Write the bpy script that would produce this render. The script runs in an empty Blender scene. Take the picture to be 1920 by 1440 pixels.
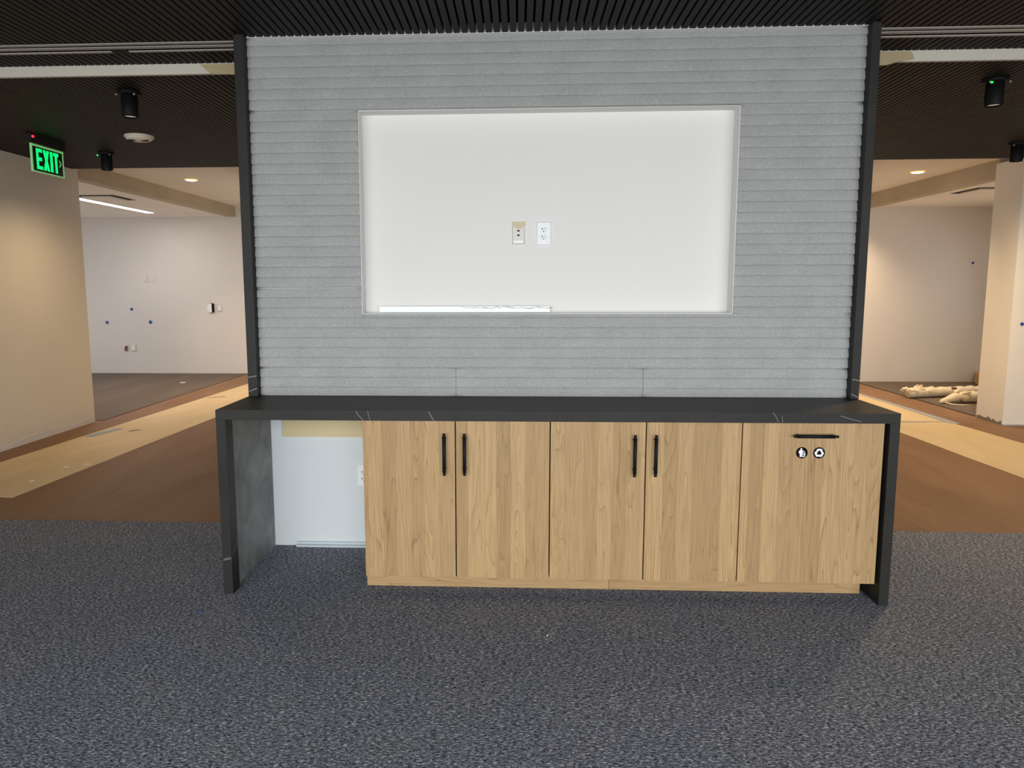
import bpy, bmesh, math, random
from mathutils import Vector, Matrix
random.seed(7)
S = bpy.context.scene
COL = S.collection
PI = math.pi

# ------------------------------------------------------------------ camera, world, main lights, exposure
def camera():
    yaw, pit, rol = 0.0495, -0.1259, -0.0031
    cy, sy, cp, sp = math.cos(yaw), math.sin(yaw), math.cos(pit), math.sin(pit)
    fw = Vector((-sy*cp, cy*cp, sp)); rt = Vector((cy, sy, 0)); up = rt.cross(fw)
    cr, sr = math.cos(rol), math.sin(rol)
    r2 = cr*rt + sr*up; u2 = -sr*rt + cr*up
    m = Matrix(((r2.x, u2.x, -fw.x, 1.4149), (r2.y, u2.y, -fw.y, -3.313), (r2.z, u2.z, -fw.z, 1.4695), (0, 0, 0, 1)))
    cd = bpy.data.cameras.new('camera'); co = bpy.data.objects.new('camera', cd); COL.objects.link(co)
    co.matrix_world = m
    cd.sensor_fit = 'HORIZONTAL'; cd.sensor_width = 36.0; cd.lens = 1374.3182/1920*36
    cd.shift_x = 55.3988/1920; cd.shift_y = -9.4424/1920
    cd.clip_start = 0.05; cd.clip_end = 100
    S.camera = co
camera()
S.view_settings.view_transform = 'Standard'; S.view_settings.look = 'None'
S.view_settings.exposure = 0.0; S.view_settings.gamma = 1.0; S.view_settings.use_curve_mapping = False
W = bpy.data.worlds.new('world'); S.world = W; W.use_nodes = True
W.node_tree.nodes['Background'].inputs[0].default_value = (0.95, 0.97, 1.0, 1)
W.node_tree.nodes['Background'].inputs[1].default_value = 0.4

def area(name, loc, size, sizey, power, color, rot=(0, 0, 0), spread=PI):
    l = bpy.data.lights.new(name, 'AREA'); l.shape = 'RECTANGLE'; l.size = size; l.size_y = sizey
    l.energy = power; l.color = color; l.spread = spread
    o = bpy.data.objects.new(name, l); COL.objects.link(o); o.location = loc; o.rotation_euler = rot
    return o
def spot(name, loc, power, color, angle=110, blend=0.6, rad=0.05):
    l = bpy.data.lights.new(name, 'SPOT'); l.energy = power; l.color = color
    l.spot_size = math.radians(angle); l.spot_blend = blend; l.shadow_soft_size = rad
    o = bpy.data.objects.new(name, l); COL.objects.link(o); o.location = loc
    return o
DAY = (0.97, 0.985, 1.0)
WARM = (1.0, 0.74, 0.44)
NEUT = (1.0, 0.96, 0.91)
# daylight through the glazed facade behind the photographer
area('window_daylight', (1.6, -5.9, 1.35), 10.4, 2.2, 272, DAY, (PI/2-0.36, 0, 0), math.radians(115))
# recessed corridor downlights (two in view; the further two added, unseen, for corridor light)
for x, P in ((-2.67, 125), (6.13, 175)):
    for y in (5.88, 7.5):
        spot('downlight_beam', (x, y, 2.77), P, WARM, 112, 0.9, 0.06)
# beams of the cylinder downlights, and of two more over the lounge
for x, y, p, an, ra in ((-1.058, 1.41, 22, 165, 0.045), (-2.381, 3.46, 72, 158, 0.06), (4.283, 1.446, 130, 168, 0.12), (5.776, 3.54, 180, 168, 0.045)):
    spot('cylinder_beam', (x, y, 2.53), p, WARM, an, 1.0, ra)
# room luminaires (right one added, unseen, to light its room), and unseen side daylight
area('room_luminaire_left', (-4.34, 6.95, 2.60), 0.10, 2.3, 30, NEUT)
area('room_daylight_left', (-8.9, 6.6, 1.25), 3.4, 1.7, 85, (0.90, 0.93, 1.0), (PI/2-0.3, 0, -PI/2), math.radians(130))
area('room_daylight_right', (8.44, 7.0, 1.25), 1.6, 1.5, 4, (0.90, 0.93, 1.0), (PI/2-0.2, 0, PI/2), math.radians(150))
area('room_fill_right', (8.05, 5.9, 2.60), 0.10, 1.2, 13, NEUT)

# ------------------------------------------------------------------ materials
def mat(name, color, rough=0.6, metal=0.0, spec=0.5, emit=None, estr=0.0):
    m = bpy.data.materials.new(name); m.use_nodes = True
    b = m.node_tree.nodes['Principled BSDF']
    b.inputs['Base Color'].default_value = (*color, 1); b.inputs['Roughness'].default_value = rough
    b.inputs['Metallic'].default_value = metal; b.inputs['Specular IOR Level'].default_value = spec
    if emit:
        b.inputs['Emission Color'].default_value = (*emit, 1); b.inputs['Emission Strength'].default_value = estr
    return m
class NT:
    def __init__(s, m): s.t = m.node_tree; s.b = s.t.nodes['Principled BSDF']
    def n(s, typ, **kw):
        x = s.t.nodes.new(typ)
        for k, v in kw.items(): setattr(x, k, v)
        return x
    def l(s, a, b): s.t.links.new(a, b)
    def coord(s, scale=(1, 1, 1), rnd=False, kind='Object'):
        tc = s.n('ShaderNodeTexCoord'); mp = s.n('ShaderNodeMapping'); mp.inputs['Scale'].default_value = scale
        src = tc.outputs[kind]
        if rnd:
            oi = s.n('ShaderNodeObjectInfo'); mu = s.n('ShaderNodeVectorMath', operation='SCALE')
            cb = s.n('ShaderNodeCombineXYZ')
            for i in range(3): s.l(oi.outputs['Random'], cb.inputs[i])
            s.l(cb.outputs[0], mu.inputs[0]); mu.inputs['Scale'].default_value = 37.0
            ad = s.n('ShaderNodeVectorMath', operation='ADD'); s.l(src, ad.inputs[0]); s.l(mu.outputs[0], ad.inputs[1]); src = ad.outputs[0]
        s.l(src, mp.inputs[0]); return mp.outputs[0]
    def noise(s, vec, scale, detail=3, rough=0.5, dist=0.0):
        x = s.n('ShaderNodeTexNoise'); x.inputs['Scale'].default_value = scale; x.inputs['Detail'].default_value = detail
        x.inputs['Roughness'].default_value = rough; x.inputs['Distortion'].default_value = dist
        s.l(vec, x.inputs['Vector']); return x.outputs['Fac']
    def ramp(s, fac, stops, interp='LINEAR'):
        r = s.n('ShaderNodeValToRGB'); r.color_ramp.interpolation = interp; e = r.color_ramp.elements
        while len(e) < len(stops): e.new(0.5)
        for i, (p, c) in enumerate(stops): e[i].position = p; e[i].color = (*c, 1)
        s.l(fac, r.inputs[0]); return r.outputs[0]
    def mix(s, fac, a, b, mode='MIX'):
        m = s.n('ShaderNodeMix', data_type='RGBA', blend_type=mode)
        for sock, v in ((m.inputs[0], fac), (m.inputs[6], a), (m.inputs[7], b)):
            if hasattr(v, 'links'): s.l(v, sock)
            else: sock.default_value = v if isinstance(v, (int, float)) else (*v, 1)
        return m.outputs[2]
    def base(s, c): s.l(c, s.b.inputs['Base Color'])
    def bump(s, h, strength=0.3, dist=0.002):
        b = s.n('ShaderNodeBump'); b.inputs['Strength'].default_value = strength; b.inputs['Distance'].default_value = dist
        s.l(h, b.inputs['Height']); s.l(b.outputs[0], s.b.inputs['Normal'])
M = {}
def paint(name, c, amt=0.03, rough=0.7):
    m = mat(name, c, rough, spec=0.25); t = NT(m); v = t.coord()
    f = t.noise(v, 1.3, 3)
    t.base(t.ramp(f, [(0.3, tuple(x*(1-amt) for x in c)), (0.7, tuple(min(1, x*(1+amt)) for x in c))]))
    t.bump(t.noise(v, 140, 3), 0.08, 0.001); M[name] = m
paint('wall_paint', (0.74, 0.68, 0.585))
paint('far_wall_paint', (0.70, 0.665, 0.63))
paint('ceiling_paint', (0.88, 0.84, 0.77))
paint('white_wall_paint', (0.84, 0.80, 0.73))
paint('header_shade_paint', (0.50, 0.435, 0.33), 0.10)  # wall colour darkened and mottled to paint shade onto the header beams
paint('niche_paint', (0.80, 0.79, 0.76), 0.01)
paint('desk_wall_paint', (0.71, 0.76, 0.78), 0.02)
paint('soffit_paint', (0.62, 0.585, 0.50), 0.02)
paint('raw_board', (0.47, 0.38, 0.22), 0.12)
paint('cleat_wood', (0.68, 0.57, 0.34), 0.12)

def wood(name, mid, horizontal=False):
    m = mat(name, mid, 0.5, spec=0.25); t = NT(m)
    S = (lambda a, l: (a, 1, l)) if not horizontal else (lambda a, l: (l, 1, a))
    base = t.coord((1, 1, 1), rnd=True)
    sx = t.n('ShaderNodeSeparateXYZ'); t.l(base, sx.inputs[0])
    ax = sx.outputs['Z' if horizontal else 'X']
    def math_(op, a, b=None):
        q = t.n('ShaderNodeMath', operation=op)
        for k, w in ((0, a), (1, b)):
            if w is None: continue
            if hasattr(w, 'links'): t.l(w, q.inputs[k])
            else: q.inputs[k].default_value = w
        return q.outputs[0]
    # glued staves of differing tone
    cells = math_('FLOOR', math_('MULTIPLY', ax, 15.0))
    wn = t.n('ShaderNodeTexWhiteNoise', noise_dimensions='1D'); t.l(cells, wn.inputs['W'])
    tone = t.ramp(wn.outputs['Value'], [(0.0, (0.86, 0.84, 0.80)), (0.5, (0.98, 0.97, 0.96)), (1.0, (1.12, 1.12, 1.10))])
    # contour rings, shifted per stave
    sh = t.n('ShaderNodeCombineXYZ'); t.l(math_('MULTIPLY', wn.outputs['Value'], 9.0), sh.inputs[1])
    ad = t.n('ShaderNodeVectorMath', operation='ADD'); t.l(t.coord(S(1.0, 0.085), rnd=True), ad.inputs[0]); t.l(sh.outputs[0], ad.inputs[1])
    n1 = t.noise(ad.outputs[0], 11, 1.5, 0.45)
    fr = math_('FRACT', math_('MULTIPLY', n1, 17.0))
    ring = t.ramp(fr, [(0.0, (0.70, 0.66, 0.61)), (0.10, (0.93, 0.92, 0.90)), (0.5, (1, 1, 1)), (0.93, (1.05, 1.05, 1.04)), (1.0, (0.82, 0.78, 0.74))])
    msk = t.ramp(t.noise(t.coord(S(1.0, 0.25), rnd=True), 6, 2), [(0.40, (0.25, 0.25, 0.25)), (0.58, (1, 1, 1))])
    fine = t.noise(t.coord(S(1.0, 0.03), rnd=True), 190, 3, 0.6)
    st = t.ramp(fine, [(0.3, (0.84, 0.81, 0.77)), (0.5, (1, 1, 1)), (0.72, (1.12, 1.12, 1.10))])
    c = t.mix(1.0, tone, mid, 'MULTIPLY')
    c = t.mix(msk, c, t.mix(1.0, c, ring, 'MULTIPLY'))
    c = t.mix(1.0, c, st, 'MULTIPLY')
    t.base(c); t.bump(fine, 0.15, 0.0008); M[name] = m
wood('door_wood', (0.425, 0.285, 0.142))
wood('kick_wood', (0.425, 0.285, 0.142), True)

def stone(name, base, vein, grey=False):
    m = mat(name, base, 0.5, spec=0.22); t = NT(m); v = t.coord()
    n = t.noise(v, 2.5, 5, 0.6)
    a = tuple(0.8*x for x in base); b = tuple(1.3*x for x in base)
    c = t.ramp(n, [(0.3, a), (0.7, b)])
    t.base(c); M[name] = m
stone('black_stone', (0.021, 0.0205, 0.0185), (0.32, 0.30, 0.24))
m = mat('vein', (0.26, 0.25, 0.21), 0.5); M['vein'] = m
def greyslab():
    m = mat('grey_slab', (0.1, 0.1, 0.1), 0.5, spec=0.3); t = NT(m); v = t.coord()
    n = t.noise(v, 4.5, 6, 0.62, 0.8)
    c = t.ramp(n, [(0.28, (0.10, 0.108, 0.108)), (0.5, (0.19, 0.20, 0.20)), (0.62, (0.24, 0.25, 0.25)), (0.78, (0.35, 0.36, 0.36))])
    t.base(c); M['grey_slab'] = m
greyslab()
def felt():
    m = mat('felt', (0.4, 0.42, 0.41), 0.95, spec=0.1); t = NT(m); v = t.coord((1, 1, 1.6))
    a = t.noise(v, 75, 5, 0.75); b = t.noise(v, 6, 2)
    c = t.ramp(a, [(0.25, (0.325, 0.335, 0.325)), (0.55, (0.40, 0.41, 0.395)), (0.8, (0.53, 0.535, 0.52))])
    c2 = t.ramp(b, [(0.3, (0.95, 0.95, 0.95)), (0.7, (1.04, 1.04, 1.04))])
    t.base(t.mix(1.0, c, c2, 'MULTIPLY')); t.bump(t.noise(v, 160, 4, 0.7), 0.5, 0.002)
    M['felt'] = m
felt()
def carpet():
    m = mat('carpet', (0.05, 0.05, 0.06), 0.95, spec=0.1); t = NT(m)
    v1 = t.coord((1, 2.2, 1)); v2 = t.coord((1, 1, 1))
    a = t.noise(v1, 68, 2.5, 0.75, 0.5); b = t.noise(v2, 260, 2, 0.6); g = t.noise(v2, 2.2, 3, 0.6)
    c = t.ramp(a, [(0.33, (0.014, 0.016, 0.022)), (0.45, (0.105, 0.114, 0.138)), (0.56, (0.235, 0.250, 0.290)), (0.68, (0.62, 0.64, 0.70))])
    c2 = t.ramp(b, [(0.3, (0.45, 0.45, 0.47)), (0.6, (1.25, 1.25, 1.25)), (0.75, (1.9, 1.9, 1.9))])
    c3 = t.ramp(g, [(0.3, (0.93, 0.96, 1.0)), (0.7, (1.06, 1.04, 1.0))])
    c = t.mix(1.0, c, c2, 'MULTIPLY'); t.base(t.mix(1.0, c, c3, 'MULTIPLY'))
    t.bump(a, 0.6, 0.004); M['carpet'] = m
carpet()
def floorwood(name, c0, c1, c2, rough, sc=(1.0, 0.22, 1)):
    m = mat(name, c1, rough, spec=0.15); t = NT(m); v = t.coord(sc)
    a = t.noise(v, 2.6, 3, 0.5, 0.7); f = t.noise(t.coord((1, 0.06, 1)), 60, 3, 0.6)
    c = t.ramp(a, [(0.3, c0), (0.5, c1), (0.7, c2)])
    st = t.ramp(f, [(0.3, (0.93, 0.92, 0.91)), (0.7, (1.05, 1.05, 1.05))])
    t.base(t.mix(1.0, c, st, 'MULTIPLY')); t.bump(a, 0.05, 0.002); M[name] = m
floorwood('plank_floor', (0.195, 0.108, 0.060), (0.222, 0.127, 0.073), (0.250, 0.148, 0.089), 0.6)
floorwood('room_floor', (0.110, 0.082, 0.064), (0.123, 0.092, 0.072), (0.140, 0.105, 0.083), 0.6)
def paper():
    m = mat('kraft_paper', (0.5, 0.37, 0.2), 0.65, spec=0.3); t = NT(m); v = t.coord((1, 0.25, 1))
    a = t.noise(v, 2.4, 3, 0.5, 1.2)
    t.base(t.ramp(a, [(0.3, (0.54, 0.415, 0.245)), (0.7, (0.63, 0.49, 0.31))])); t.bump(a, 0.6, 0.02); M['kraft_paper'] = m
paper()
def slat():
    m = mat('slat_black', (0.014, 0.0135, 0.013), 0.6, spec=0.2); t = NT(m)
    f = t.noise(t.coord((1, 0.05, 1), rnd=True), 60, 3, 0.6)
    t.base(t.ramp(f, [(0.3, (0.0105, 0.0102, 0.0100)), (0.7, (0.019, 0.0183, 0.0178))])); M['slat_black'] = m
slat()
M['deck_black'] = mat('deck_black', (0.004, 0.004, 0.004), 0.95, spec=0.0)
M['black_metal'] = mat('black_metal', (0.006, 0.006, 0.0065), 0.65, spec=0.25)
M['black_plastic'] = mat('black_plastic', (0.006, 0.006, 0.006), 0.6)
M['dark_hole'] = mat('dark_hole', (0.012, 0.012, 0.012), 0.9)
M['aluminium'] = mat('aluminium', (0.40, 0.385, 0.35), 0.5)
M['clip_metal'] = mat('clip_metal', (0.45, 0.44, 0.42), 0.35, metal=0.7)
M['white_plastic'] = mat('white_plastic', (0.86, 0.88, 0.90), 0.4)
M['ivory_plastic'] = mat('ivory_plastic', (0.70, 0.68, 0.63), 0.45)
M['detector_plastic'] = mat('detector_plastic', (0.85, 0.82, 0.68), 0.5)
M['grey_plastic'] = mat('grey_plastic', (0.45, 0.45, 0.44), 0.5)
M['masking_tape'] = mat('masking_tape', (0.66, 0.58, 0.38), 0.7)
M['blue_tape'] = mat('blue_tape', (0.018, 0.075, 0.33), 0.65)
M['faded_tape'] = mat('faded_tape', (0.28, 0.31, 0.37), 0.65)
M['white_film'] = mat('white_film', (0.88, 0.92, 0.93), 0.4)
M['crack'] = mat('crack', (0.22, 0.19, 0.17), 0.8)
M['white_metal'] = mat('white_metal', (0.55, 0.62, 0.66), 0.4)
M['plastic_wrap'] = mat('plastic_wrap', (0.72, 0.62, 0.44), 0.35)
NT(M['plastic_wrap']).bump(NT(M['plastic_wrap']).noise(NT(M['plastic_wrap']).coord(), 18, 4, 0.7), 0.8, 0.02)
M['roll_core'] = mat('roll_core', (0.16, 0.075, 0.045), 0.7)
M['cardboard'] = mat('cardboard', (0.50, 0.33, 0.16), 0.8)
M['icon_white'] = mat('icon_white', (0.9, 0.9, 0.92), 0.5)
M['icon_black'] = mat('icon_black', (0.006, 0.005, 0.009), 0.8, spec=0.1)
M['exit_green'] = mat('exit_green', (0.0, 0.5, 0.15), 0.5, emit=(0.0, 1.0, 0.22), estr=0.95)
M['edge_green'] = mat('edge_green', (0.25, 0.55, 0.25), 0.3, emit=(0.25, 0.6, 0.22), estr=0.45)
M['sign_dark'] = mat('sign_dark', (0.004, 0.02, 0.008), 0.25)
M['led_red'] = mat('led_red', (0.4, 0, 0), 0.4, emit=(1.0, 0.03, 0.05), estr=2.0)
M['led_green'] = mat('led_green', (0, 0.4, 0.05), 0.4, emit=(0.02, 1.0, 0.12), estr=1.2)
M['lamp_glow'] = mat('lamp_glow', (1, 1, 1), 0.5, emit=(1.0, 0.93, 0.80), estr=6.0)
M['lamp_ring'] = mat('lamp_ring', (0.9, 0.6, 0.2), 0.3, metal=0.3, emit=(1.0, 0.60, 0.12), estr=0.9)
M['strip_glow'] = mat('strip_glow', (1, 1, 1), 0.5, emit=(1.0, 0.97, 1.0), estr=2.5)
M['lens_glow'] = mat('lens_glow', (0.8, 0.78, 0.7), 0.3, emit=(1.0, 0.92, 0.8), estr=0.35)
M['speck_white'] = mat('speck_white', (0.7, 0.7, 0.68), 0.6)

# ------------------------------------------------------------------ mesh helpers
class MB:
    def __init__(s): s.v = []; s.f = []; s.sm = []
    def add(s, vs, fs, smooth=False):
        o = len(s.v); s.v += [tuple(x) for x in vs]; s.f += [tuple(i+o for i in f) for f in fs]; s.sm += [smooth]*len(fs); return s
    def box(s, x0, x1, y0, y1, z0, z1):
        v = [(x, y, z) for z in (z0, z1) for y in (y0, y1) for x in (x0, x1)]
        return s.add(v, [(0, 2, 3, 1), (4, 5, 7, 6), (0, 1, 5, 4), (2, 6, 7, 3), (0, 4, 6, 2), (1, 3, 7, 5)])
    def prism(s, pts, axis, a, b):
        # pts: 2D outline (ccw); extrude from a to b along axis: 'y' -> (x,z), 'x' -> (y,z), 'z' -> (x,y)
        def p(q, h):
            return (q[0], h, q[1]) if axis == 'y' else ((h, q[0], q[1]) if axis == 'x' else (q[0], q[1], h))
        n = len(pts); v = [p(q, a) for q in pts] + [p(q, b) for q in pts]
        return s.add(v, [tuple(range(n)), tuple(range(2*n-1, n-1, -1))] + [(i, i+n, (i+1) % n+n, (i+1) % n) for i in range(n)])
    def tube(s, p0, p1, r0, r1=None, n=20, caps=True, smooth=True):
        r1 = r0 if r1 is None else r1; p0 = Vector(p0); p1 = Vector(p1); d = (p1-p0).normalized()
        a = d.orthogonal().normalized(); b = d.cross(a)
        v = [p0+(a*math.cos(t)+b*math.sin(t))*r0 for t in [2*PI*i/n for i in range(n)]] + [p1+(a*math.cos(t)+b*math.sin(t))*r1 for t in [2*PI*i/n for i in range(n)]]
        s.add(v, [(i, (i+1) % n, (i+1) % n+n, i+n) for i in range(n)], smooth)
        if caps: s.add(v, [tuple(range(n-1, -1, -1)), tuple(range(n, 2*n))])
        return s
    def lathe(s, prof, origin=(0, 0, 0), n=32, sx=1, sy=1):
        ox, oy, oz = origin; v = []
        for r, z in prof:
            for i in range(n):
                t = 2*PI*i/n; v.append((ox+r*sx*math.cos(t), oy+r*sy*math.sin(t), oz+z))
        f = [(j*n+i, j*n+(i+1) % n, (j+1)*n+(i+1) % n, (j+1)*n+i) for j in range(len(prof)-1) for i in range(n)]
        s.add(v, f, True); m = len(prof)-1
        s.add(v, [tuple(range(n-1, -1, -1)), tuple(m*n+i for i in range(n))]); return s
    def path(s, pts, rs, n=12):
        prev = None; P = [Vector(p) for p in pts]; v = []
        for i, p in enumerate(P):
            d = (P[min(i+1, len(P)-1)]-P[max(i-1, 0)]).normalized()
            a = Vector((0, 0, 1)) - d*d.z
            a = a.normalized() if a.length > 1e-3 else d.orthogonal().normalized()
            b = d.cross(a)
            for k in range(n):
                t = 2*PI*k/n; v.append(p+(a*math.cos(t)+b*math.sin(t))*rs[i])
        f = [(j*n+i, j*n+(i+1) % n, (j+1)*n+(i+1) % n, (j+1)*n+i) for j in range(len(P)-1) for i in range(n)]
        s.add(v, f, True); m = len(P)-1
        s.add(v, [tuple(range(n-1, -1, -1)), tuple(m*n+i for i in range(n))]); return s
    def mesh(s, name, m, bevel=0.0, org=(0, 0, 0)):
        me = bpy.data.meshes.new(name)
        me.from_pydata([(x-org[0], y-org[1], z-org[2]) for x, y, z in s.v], [], s.f)
        me.polygons.foreach_set('use_smooth', s.sm)
        bm = bmesh.new(); bm.from_mesh(me); bmesh.ops.remove_doubles(bm, verts=bm.verts, dist=1e-6)
        bmesh.ops.recalc_face_normals(bm, faces=bm.faces)
        if bevel > 0:
            ed = [e for e in bm.edges if len(e.link_faces) == 2 and e.calc_face_angle(0) > 0.9]
            bmesh.ops.bevel(bm, geom=ed, offset=bevel, segments=2, profile=0.7, affect='EDGES')
        bm.to_mesh(me); bm.free()
        me.materials.append(M[m]); me.update(); return me
def tag(o, label=None, cat=None, group=None, kind=None):
    if label: o['label'] = label
    if cat: o['category'] = cat
    if group: o['group'] = group
    if kind: o['kind'] = kind
    return o
def link(name, me, parent=None, loc=(0, 0, 0)):
    o = bpy.data.objects.new(name, me); COL.objects.link(o); o.parent = parent; o.location = loc; return o
def thing(name, loc, label, cat, group=None, rz=0):
    o = link(name, None, None, loc); o.rotation_euler.z = rz; o.empty_display_size = 0.05
    return tag(o, label, cat, group)
def part(name, mb, m, parent, bevel=0.0, label=None, origin=None, kind=None):
    # mb in world coordinates; parent is an unrotated Empty or mesh chain at known world origin
    w = Vector((0, 0, 0)); p = parent
    while p: w += p.location; p = p.parent
    org = Vector(origin) if origin else w
    o = link(name, mb.mesh(name, m, bevel, org), parent, org-w)
    return tag(o, label, kind=kind)
def solo(name, mb, m, label, cat, origin, group=None, bevel=0.0, kind=None):
    o = link(name, mb.mesh(name, m, bevel, origin), None, origin); return tag(o, label, cat, group, kind)
def struct(name, mb, m, bevel=0.0, label=None, cat='wall', origin=(0, 0, 0)):
    o = link(name, mb.mesh(name, m, bevel, origin), None, origin); return tag(o, label, cat, None, 'structure')
def dup(root, loc, label=None):
    r = root.copy(); COL.objects.link(r); r.location = loc
    if label: r['label'] = label
    for ch in list(root.children):
        c = ch.copy(); COL.objects.link(c); c.parent = r
        for g in list(ch.children):
            d = g.copy(); COL.objects.link(d); d.parent = c
    return r

# ------------------------------------------------------------------ room shell
ZC = 2.70      # underside of the slats
XL, XR = -3.30, 6.55
CARPET_Y = 1.06
def wobble_strip(x0, x1, y, z0, z1, d):   # uneven bottom of an unfinished plaster edge is left to geometry below
    return MB().box(x0, x1, y, y+d, z0, z1)
# carpet with a slightly ragged edge
cb = MB(); n = 420; xs = [-3.3 + i*(13.3)/n for i in range(n+1)]
edge = [(x, CARPET_Y + random.uniform(-0.006, 0.006)) for x in xs]
cb.prism([(-3.3, -6.0), (10.0, -6.0)] + edge[::-1], 'z', -0.02, 0.0)
struct('floor', cb, 'carpet', label='charcoal loop-pile carpet with pale flecks, in front of the console', cat='floor')
struct('floor', MB().box(-3.3, XR, 1.02, 9.4, -0.03, -0.004), 'plank_floor', label='brown wood-look corridor floor beyond the carpet edge', cat='floor')
struct('floor', MB().box(XR, 10.0, 1.02, 5.0, -0.03, -0.004), 'plank_floor', label='brown wood-look floor in front of the right wall', cat='floor')
struct('floor', MB().box(-9.0, -3.2, 4.5, 9.0, -0.03, 0.002), 'room_floor', label='dark brown floor of the open room at left', cat='floor')
struct('floor', MB().box(6.57, 10.0, 5.0, 9.0, -0.03, 0.002), 'room_floor', label='dark brown floor of the open room at right, under the rolls', cat='floor')

struct('wall_left', MB().box(XL-0.13, XL+0.04, -6.0, 4.45, 0.0, 2.75), 'wall_paint', label='cream wall along the left corridor, ending in a bare corner', cat='wall')
# rough unpainted plaster edge at the foot of the left wall
y = -1.0
top = []
while y < 4.45:
    top.append((y, 0.035 + 0.03*abs(math.sin(y*3.1)) + random.uniform(-0.008, 0.008))); y += 0.09
pl = MB(); outline = [(-1.0, -0.004)] + [(4.45, -0.004)] + top[::-1]
pl.prism(outline, 'x', XL+0.04, XL+0.0425)
struct('baseboard_left', pl, 'far_wall_paint', label='rough unpainted plaster edge along the foot of the left wall', cat='trim')
struct('wall_left', MB().box(-9.1, -9.0, 4.4, 9.1, 0, 2.75), 'far_wall_paint', label='side wall closing the open room at left', cat='wall')
struct('wall_left', MB().box(-9.0, XL-0.13, 4.35, 4.45, 0, 2.75), 'far_wall_paint', label='near wall of the open room at left', cat='wall')
struct('wall_back', MB().box(-9.1, -1.69, 8.92, 9.05, 0, 2.85), 'far_wall_paint', label='pale wall at the far end of the left room and corridor', cat='wall')
struct('wall_back', MB().box(5.1, 10.1, 8.10, 8.25, 0, 2.85), 'far_wall_paint', label='pale wall at the far end of the right room', cat='wall')
struct('wall_center', MB().box(-1.69, 5.1, 5.7, 8.95, 0, 2.72), 'wall_paint', label='central core wall behind the console partition', cat='wall')
struct('wall_right', MB().box(XR-0.03, 10.0, 4.57, 5.02, 0, 2.75), 'white_wall_paint', label='white stub wall at the right edge of the picture', cat='wall')
struct('wall_right', MB().box(8.5, 8.6, 5.02, 8.1, 0, 2.75), 'far_wall_paint', label='side wall of the open room at right', cat='wall')
struct('wall_right', MB().box(10.0, 10.1, -6.0, 4.6, 0, 2.75), 'wall_paint', label='right side wall of the lounge', cat='wall')
struct('trim_1', MB().box(XR-0.02, 6.80, 4.562, 4.57, -0.004, 0.012), 'white_metal', label='thin pale bead along the foot of the right stub wall', cat='trim')
# crumbled plaster at the foot of the stub wall's side face
cr = MB(); yy = 4.58
while yy < 5.0:
    h = random.uniform(0.015, 0.045); cr.box(XR-0.036, XR-0.03, yy, yy+0.03, -0.004, h); yy += 0.03
struct('trim_2', cr, 'crack', label='broken dark plaster edge at the foot of the right stub wall', cat='trim')
# headers over the openings to the rooms
struct('trim_3', MB().box(XL-0.15, XL, 4.45, 8.92, 2.63, 2.85), 'header_shade_paint', label='long header beam over the opening to the left room', cat='beam')
struct('trim_4', MB().box(XR, XR+0.15, 5.02, 8.10, 2.61, 2.85), 'header_shade_paint', label='long header beam over the opening to the right room', cat='beam')
# plain ceilings
struct('ceiling', MB().box(-9.0, XL-0.15, 4.35, 8.95, 2.63, 2.66), 'ceiling_paint', label='pale plaster ceiling of the left room', cat='ceiling')
struct('ceiling', MB().box(XR+0.15, 10.0, 5.0, 8.15, 2.61, 2.64), 'ceiling_paint', label='pale plaster ceiling of the right room', cat='ceiling')
struct('ceiling', MB().box(XL-0.15, -1.69, 4.36, 8.95, 2.80, 2.84), 'ceiling_paint', label='plaster ceiling of the left corridor beyond the slats', cat='ceiling')
struct('ceiling', MB().box(5.1, XR+0.15, 4.36, 8.15, 2.80, 2.84), 'ceiling_paint', label='plaster ceiling of the right corridor beyond the slats', cat='ceiling')
struct('ceiling', MB().box(-1.69, 5.1, 4.36, 5.7, 2.70, 2.84), 'ceiling_paint', label='lower plaster soffit between the two corridors', cat='ceiling')

# slatted black ceiling
ceil = link('ceiling', None, None, (0, 0, 0)); tag(ceil, 'black slatted ceiling over the console and both corridors', 'ceiling', None, 'structure')
part('backing', MB().box(-3.5, 10.0, -6.0, 4.35, 2.745, 2.80), 'deck_black', ceil)
PITCH, SW = 0.0393, 0.0285
def slat_mesh(y0, y1):
    return MB().box(-SW/2, SW/2, y0, y1, ZC, ZC+0.028).mesh('slat', 'slat_black')
WX0, WX1 = 0.006, 3.121        # outer faces of the panel frame
front = slat_mesh(-6.0, 0.4525); front_side = slat_mesh(-6.0, 0.495); rear = slat_mesh(0.89, 4.35)
stuff = MB()
i0 = int(-3.45/PITCH); i1 = int(9.9/PITCH)
nf = nr = 0
for i in range(i0, i1):
    x = i*PITCH + 0.008
    over = WX0-0.02 < x < WX1+0.02
    if -1.35 < x < 4.05:
        link('slat', front if over else front_side, ceil, (x, 0, 0)); nf += 1
    else:
        stuff.box(x-SW/2, x+SW/2, -6.0, 0.495, ZC, ZC+0.028)
    if not over:
        stuff.box(x-SW/2, x+SW/2, 0.655, 0.86, ZC, ZC+0.028)
        if -3.3 < x < -0.15 or 3.3 < x < 6.45:
            link('slat', rear, ceil, (x, 0, 0)); nr += 1
        else:
            stuff.box(x-SW/2, x+SW/2, 0.89, 4.35, ZC, ZC+0.028)
print('slats', nf, nr)
part('slat_field', stuff, 'slat_black', ceil, kind='stuff')
part('end_trim', MB().box(-3.3, WX0-0.3, 4.345, 4.36, 2.705, 2.80).box(WX1+0.3, XR+0.1, 4.345, 4.36, 2.705, 2.80), 'deck_black', ceil)

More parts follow.
